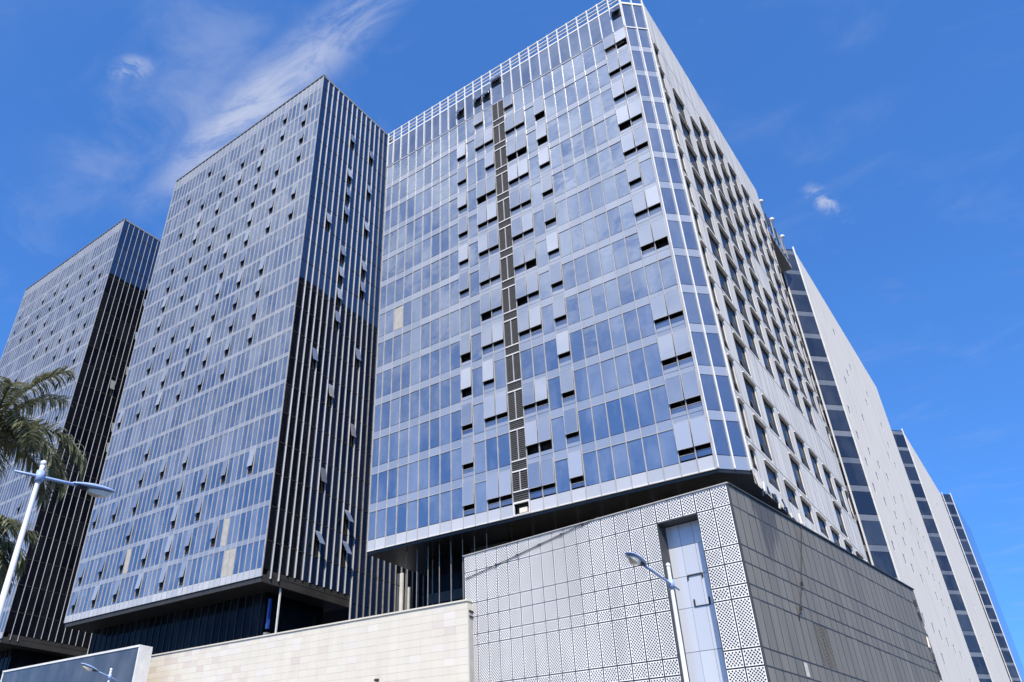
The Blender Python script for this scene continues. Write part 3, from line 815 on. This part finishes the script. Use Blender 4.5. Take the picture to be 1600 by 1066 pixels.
# cables strung over the screen and the side
def cable(nm, p, r=0.045): put(nm, tube_mesh(nm, p, [r] * len(p), 'cable', 6), POD)
cable('strung_cable', [(-22.55, -0.06, 18.64), (-18.2, -0.06, 19.28), (-14.0, -0.06, 19.95), (-11.0, -0.06, 20.42), (-9.6, -0.06, 20.62)], 0.03)
cable('strung_cable', [(0.10, 10.8, 20.4), (0.10, 9.6, 18.3), (0.10, 8.1, 15.8), (0.10, 6.9, 14.0), (0.10, 6.3, 13.35)], 0.035)
for p in ((-19.3, 19.12), (-17.1, 19.46), (-15.0, 19.8), (-12.9, 20.13), (-11.0, 20.42)):
    box('cable_clip', POD, p[0], -0.09, p[1], 0.16, 0.08, 0.16, 'cable')
for p in ((8.1, 15.8), (6.9, 14.0)):
    box('cable_clip', POD, 0.13, p[0], p[1], 0.08, 0.22, 0.22, 'cable')

# ------------------------------------------------------------------ beige tiled wall
W = thing('tiled_wall', 'long beige stone-tiled wall below the towers, pinkish towards its left end', 'wall', (-35.3, 49.95, 0))
WT = 16.72; WL = 46.0
box('wall_core', W, -WL / 2, 0.36, WT / 2 - 0.02, WL - 0.02, 0.58, WT - 0.06, 'grout')
box('coping', W, -WL / 2, 0.30, WT + 0.05, WL + 0.1, 0.80, 0.12, 'tile_cream')
tw, th = 1.15, 0.575
tiles = []
rowsn = int(WT / th)
for j in range(rowsn):
    for i in range(int(WL / tw)):
        x = -0.02 - (i + 0.5) * tw; z = WT - 0.02 - (j + 0.5) * th
        t = -x / WL
        pr = random.random() + (math.sin(i * 1.7 + j * 0.9) + math.sin(i * 0.6 - j * 1.3)) * 0.08
        mt = 'tile_cream'
        if pr < 0.62 * min(1, max(0, (t - 0.33) * 1.9)): mt = 'tile_pink' if random.random() < 0.55 else 'tile_pale'
        elif pr > 0.95: mt = 'tile_pale'
        tiles.append((math.hypot(-35.3 + x, 50, z) + (300 if z < 9.5 - 0.0 * x else 0), x, z, mt))
tiles.sort()
rest = {}
for n, (d, x, z, mt) in enumerate(tiles):
    if n < 300: box('tile', W, x, 0.035 + random.uniform(-.004, .004), z, tw - 0.011, 0.07, th - 0.011, mt, (jitter(0.15), 0, jitter(0.15)))
    else: rest.setdefault(mt, Col()).box(x, 0.035 + random.uniform(-.004, .004), z, tw - 0.011, 0.07, th - 0.011)
for mt, c_ in rest.items(): colput('far_tiles', c_, mt, W)
box('wall_return', W, 0.03, 0.37, WT / 2 - 0.4, 0.06, 0.62, WT - 0.9, 'concrete')
box('return_bracket', W, 0.08, 0.35, WT - 0.75, 0.10, 0.5, 0.12, 'cable'); box('return_bracket', W, 0.08, 0.35, WT - 1.15, 0.10, 0.5, 0.12, 'cable')

box('wall_fixture', W, -44.3 + 35.3, -0.16, 11.7, 0.34, 0.30, 0.16, 'cable', (0.3, 0, 0.4))
# ------------------------------------------------------------------ dark glazed box with white frame
X = thing('glazed_box', 'dark blue-grey glazed box with a thin white frame at the wall\'s left end', 'canopy', (-102.0, 46.17, 0))
bw_ = 28.45; bt = 16.9
for i in range(8):
    w = bw_ / 8
    for j in range(4):
        box('pane', X, (i + 0.5) * w, 0.05, bt - 0.2 - (j + 0.5) * 4.0, w - 0.01, 0.06, 3.99, 'box_glass', (jitter(0.05), 0, jitter(0.05)))
box('backing', X, bw_ / 2, 0.35, bt / 2, bw_ - 0.3, 0.4, bt - 0.4, 'jamb')
box('top_frame', X, bw_ / 2, 0.7, bt - 0.08, bw_ + 0.2, 1.55, 0.20, 'trim')
box('side_frame', X, bw_ + 0.02, 0.72, bt / 2 - 0.1, 0.22, 1.5, bt - 0.2, 'trim')
box('side_frame', X, 0.0, 0.72, bt / 2 - 0.1, 0.22, 1.5, bt - 0.2, 'trim')


# ------------------------------------------------------------------ street lamps
def street_lamp(label, x, y, head_dir, arm_len, z_arm, ztop, rise):
    L = thing('street_lamp', label, 'street lamp', (x, y, 0), 0 if head_dir > 0 else math.pi, 'street lamps with blue arms')
    put('pole', tube_mesh('pole', [(0, 0, 0), (0, 0, 0.5), (0, 0, 0.52), (0, 0, ztop - 0.1), (0, 0, ztop)], [0.14, 0.14, 0.092, 0.056, 0.056], 'polewhite', 14), L)
    put('pole_cap', tube_mesh('pole_cap', [(0, 0, ztop), (0, 0, ztop + 0.03), (0, 0, ztop + 0.10), (0, 0, ztop + 0.14)], [0.045, 0.072, 0.068, 0.02], 'polewhite', 12), L)
    put('base_plate', bmesh_box(0.5, 0.5, 0.05, 'win_frame'), L, (0, 0, 0.03))
    a0, a1 = -0.62, arm_len
    def za(s): return z_arm + rise * s
    put('arm', tube_mesh('arm', [(0, a0, za(a0)), (0, 0, za(0)), (0, a1 * 0.6, za(a1 * 0.6)), (0, a1 + 0.25, za(a1 + 0.25))], [0.028, 0.04, 0.04, 0.045], 'bluesteel', 10), L)
    put('clamp', tube_mesh('clamp', [(0, 0, za(0) - 0.14), (0, 0, za(0) + 0.14)], [0.10, 0.10], 'bluesteel', 12), L)
    # leaf-shaped housing
    h0, h1 = a1, a1 + 1.2
    v, f = [], []
    n = 12; ns = 11
    for k in range(ns):
        t = k / (ns - 1)
        s = h0 + (h1 - h0) * t
        w = 0.04 + 0.15 * math.sin(math.pi * min(1, t * 0.86 + 0.06)) ** 0.8
        hh = 0.03 + 0.075 * math.sin(math.pi * min(1, t * 0.9 + 0.04))
        if k == ns - 1: w, hh = 0.03, 0.012
        for q in range(n):
            an = 2 * math.pi * q / n
            zz = math.sin(an) * hh * (1.0 if math.sin(an) > 0 else 0.35)
            v.append((math.cos(an) * w, s, za(s) + 0.02 + zz))
    for k in range(ns - 1):
        for q in range(n): f.append((k * n + q, k * n + (q + 1) % n, (k + 1) * n + (q + 1) % n, (k + 1) * n + q))
    f += [tuple(range(n))[::-1], tuple(range((ns - 1) * n, ns * n))]
    me = mesh('housing', v, f, 'bluesteel')
    for p in me.polygons: p.use_smooth = True
    H = put('lamp_head', me, L)
    v = []
    for k, (t, w) in enumerate(((0.36, 0.06), (0.46, 0.12), (0.64, 0.145), (0.80, 0.11), (0.88, 0.05))):
        s = h0 + (h1 - h0) * t
        v += [(-w, s, za(s) - 0.035), (w, s, za(s) - 0.035), (w * 0.75, s, za(s) - 0.04 - w * 0.9), (-w * 0.75, s, za(s) - 0.04 - w * 0.9)]
    f = []
    for k in range(4):
        for q in range(4): f.append((k * 4 + q, k * 4 + (q + 1) % 4, (k + 1) * 4 + (q + 1) % 4, (k + 1) * 4 + q))
    f += [(3, 2, 1, 0), (16, 17, 18, 19)]
    put('lens', mesh('lens', v, f, 'lens'), H)
    put('gear_tray', bmesh_box(0.14, 0.26, 0.05, 'cable'), H, (0, h0 + 0.26, za(h0 + 0.26) - 0.035))
    return L


street_lamp('white street lamp with blue arm in front of the palm at left', -18.2, 7.76, 1, 0.85, 8.69, 8.98, 0.10)
street_lamp('white street lamp whose head hangs before the perforated screen', -9.277, 24.45, -1, 1.9, 8.40, 8.95, 0.075)
street_lamp('distant street lamp standing before the dark glazed box', -43.3, 25.64, -1, 0.75, 8.62, 8.95, 0.22)


# ------------------------------------------------------------------ palms
def frond_mesh(L, lift, droop, seed, ll):
    """a feather leaf along +x: rachis arching up and over, leaflets hanging from both sides"""
    rng = random.Random(seed)
    v, f = [], []
    n = 16; pts = []
    an = lift
    x = z = 0.0
    for k in range(n + 1):
        pts.append(Vector((x, 0, z)))
        an -= droop / n * (0.5 + 1.1 * k / n)
        x += math.cos(an) * L / n; z += math.sin(an) * L / n
    # rachis as a thin three-sided rod
    for k, p in enumerate(pts):
        r = 0.05 * (1 - k / n) + 0.008
        v += [tuple(p + Vector((0, -r, 0))), tuple(p + Vector((0, r, 0))), tuple(p + Vector((0, 0, r * 1.3)))]
    for k in range(n):
        for q in range(3): f.append((k * 3 + q, k * 3 + (q + 1) % 3, (k + 1) * 3 + (q + 1) % 3, (k + 1) * 3 + q))
    nr = len(f)
    m = 84
    for i in range(m):
        t = 0.10 + 0.89 * i / (m - 1)
        k = min(n - 1, int(t * n)); fr = t * n - k
        p = pts[k].lerp(pts[k + 1], fr); d = (pts[k + 1] - pts[k]).normalized()
        for s in (-1, 1):
            ln = ll * (0.45 + 0.75 * math.sin(math.pi * (0.12 + 0.80 * t))) * rng.uniform(0.8, 1.15)
            up = rng.uniform(-0.55, 0.65)
            dr = (d * rng.uniform(0.45, 0.85) + Vector((0, s, 0)) * rng.uniform(0.65, 1.0) + Vector((0, 0, up))).normalized()
            w = 0.034 * rng.uniform(0.8, 1.2)
            side = dr.cross(Vector((0, 0, 1)))
            side = side.normalized() * w if side.length > 1e-3 else Vector((w, 0, 0))
            q = p.copy(); b = len(v); g = dr.copy()
            segs = 3
            for j in range(segs + 1):
                ww = side * (1.0, 1.15, 0.75, 0.08)[j]
                v += [tuple(q - ww), tuple(q + ww)]
                q = q + g * ln / segs
                g = (g + Vector((0, 0, -0.42 - 0.25 * rng.random()))).normalized()
            for j in range(segs): f.append((b + 2 * j, b + 2 * j + 1, b + 2 * j + 3, b + 2 * j + 2))
    me = bpy.data.meshes.new('frond'); me.from_pydata(v, [], f)
    me.materials.append(M['frond']); me.materials.append(M['rachis'])
    for i, p in enumerate(me.polygons): p.material_index = 1 if i < nr else 0
    me.update(); return me


def palm(label, x, y, h, seed, fronds, ll):
    rng = random.Random(seed)
    T = thing('palm_tree', label, 'palm tree', (x, y, 0))
    zs = [0, 0.4, 1.5, h * 0.35, h * 0.6, h * 0.85, h - 1.4]
    rs = [0.36, 0.30, 0.24, 0.26, 0.24, 0.19, 0.16]
    put('trunk', tube_mesh('trunk', [(0.05 * math.sin(z), 0, z) for z in zs], rs, 'trunk', 14), T)
    put('crown_shaft', tube_mesh('crown_shaft', [(0, 0, h - 1.45), (0, 0, h - 1.0), (0, 0, h - 0.3), (0, 0, h + 0.1)], [0.17, 0.19, 0.14, 0.07], 'shaft', 12), T)
    for k, (az, lift, droop, L) in enumerate(fronds):
        put('frond', frond_mesh(L, R(lift), R(droop), seed * 40 + k, ll), T, (0, 0, h), (0, 0, R(az)))
    return T


# azimuth, lift, droop (degrees), length (m)
PALM_1 = [(62, 80, 52, 4.7), (88, 72, 60, 4.2), (58, 34, 105, 4.9), (76, 22, 108, 4.7), (95, 10, 90, 4.3), (40, 14, 100, 4.4),
          (125, 55, 90, 4.2), (150, 30, 100, 4.4), (180, 65, 85, 4.3), (205, 25, 100, 4.3), (235, 50, 95, 4.4), (262, 20, 95, 4.2),
          (290, 60, 90, 4.2), (318, 30, 100, 4.4), (345, 55, 95, 4.2), (8, 25, 100, 4.3)]
PALM_2 = [(70, 62, 95, 3.0), (50, 38, 120, 3.0), (88, 20, 110, 2.9), (65, 0, 90, 2.8), (35, 20, 110, 2.8), (110, 45, 105, 3.0), (140, 20, 100, 3.0), (175, 50, 100, 3.0),
          (215, 25, 100, 3.0), (250, 55, 100, 3.0), (285, 25, 100, 3.0), (320, 50, 100, 3.0), (355, 25, 100, 3.0), (20, 60, 100, 2.8)]
palm('tall feather palm at the left edge, its drooping fronds crossing the far tower', -33.5, 11.6, 15.7, 5, PALM_1, 1.05)
palm('lower feather palm at the bottom left corner behind the lamp pole', -31.4, 11.2, 10.2, 8, PALM_2, 0.9)
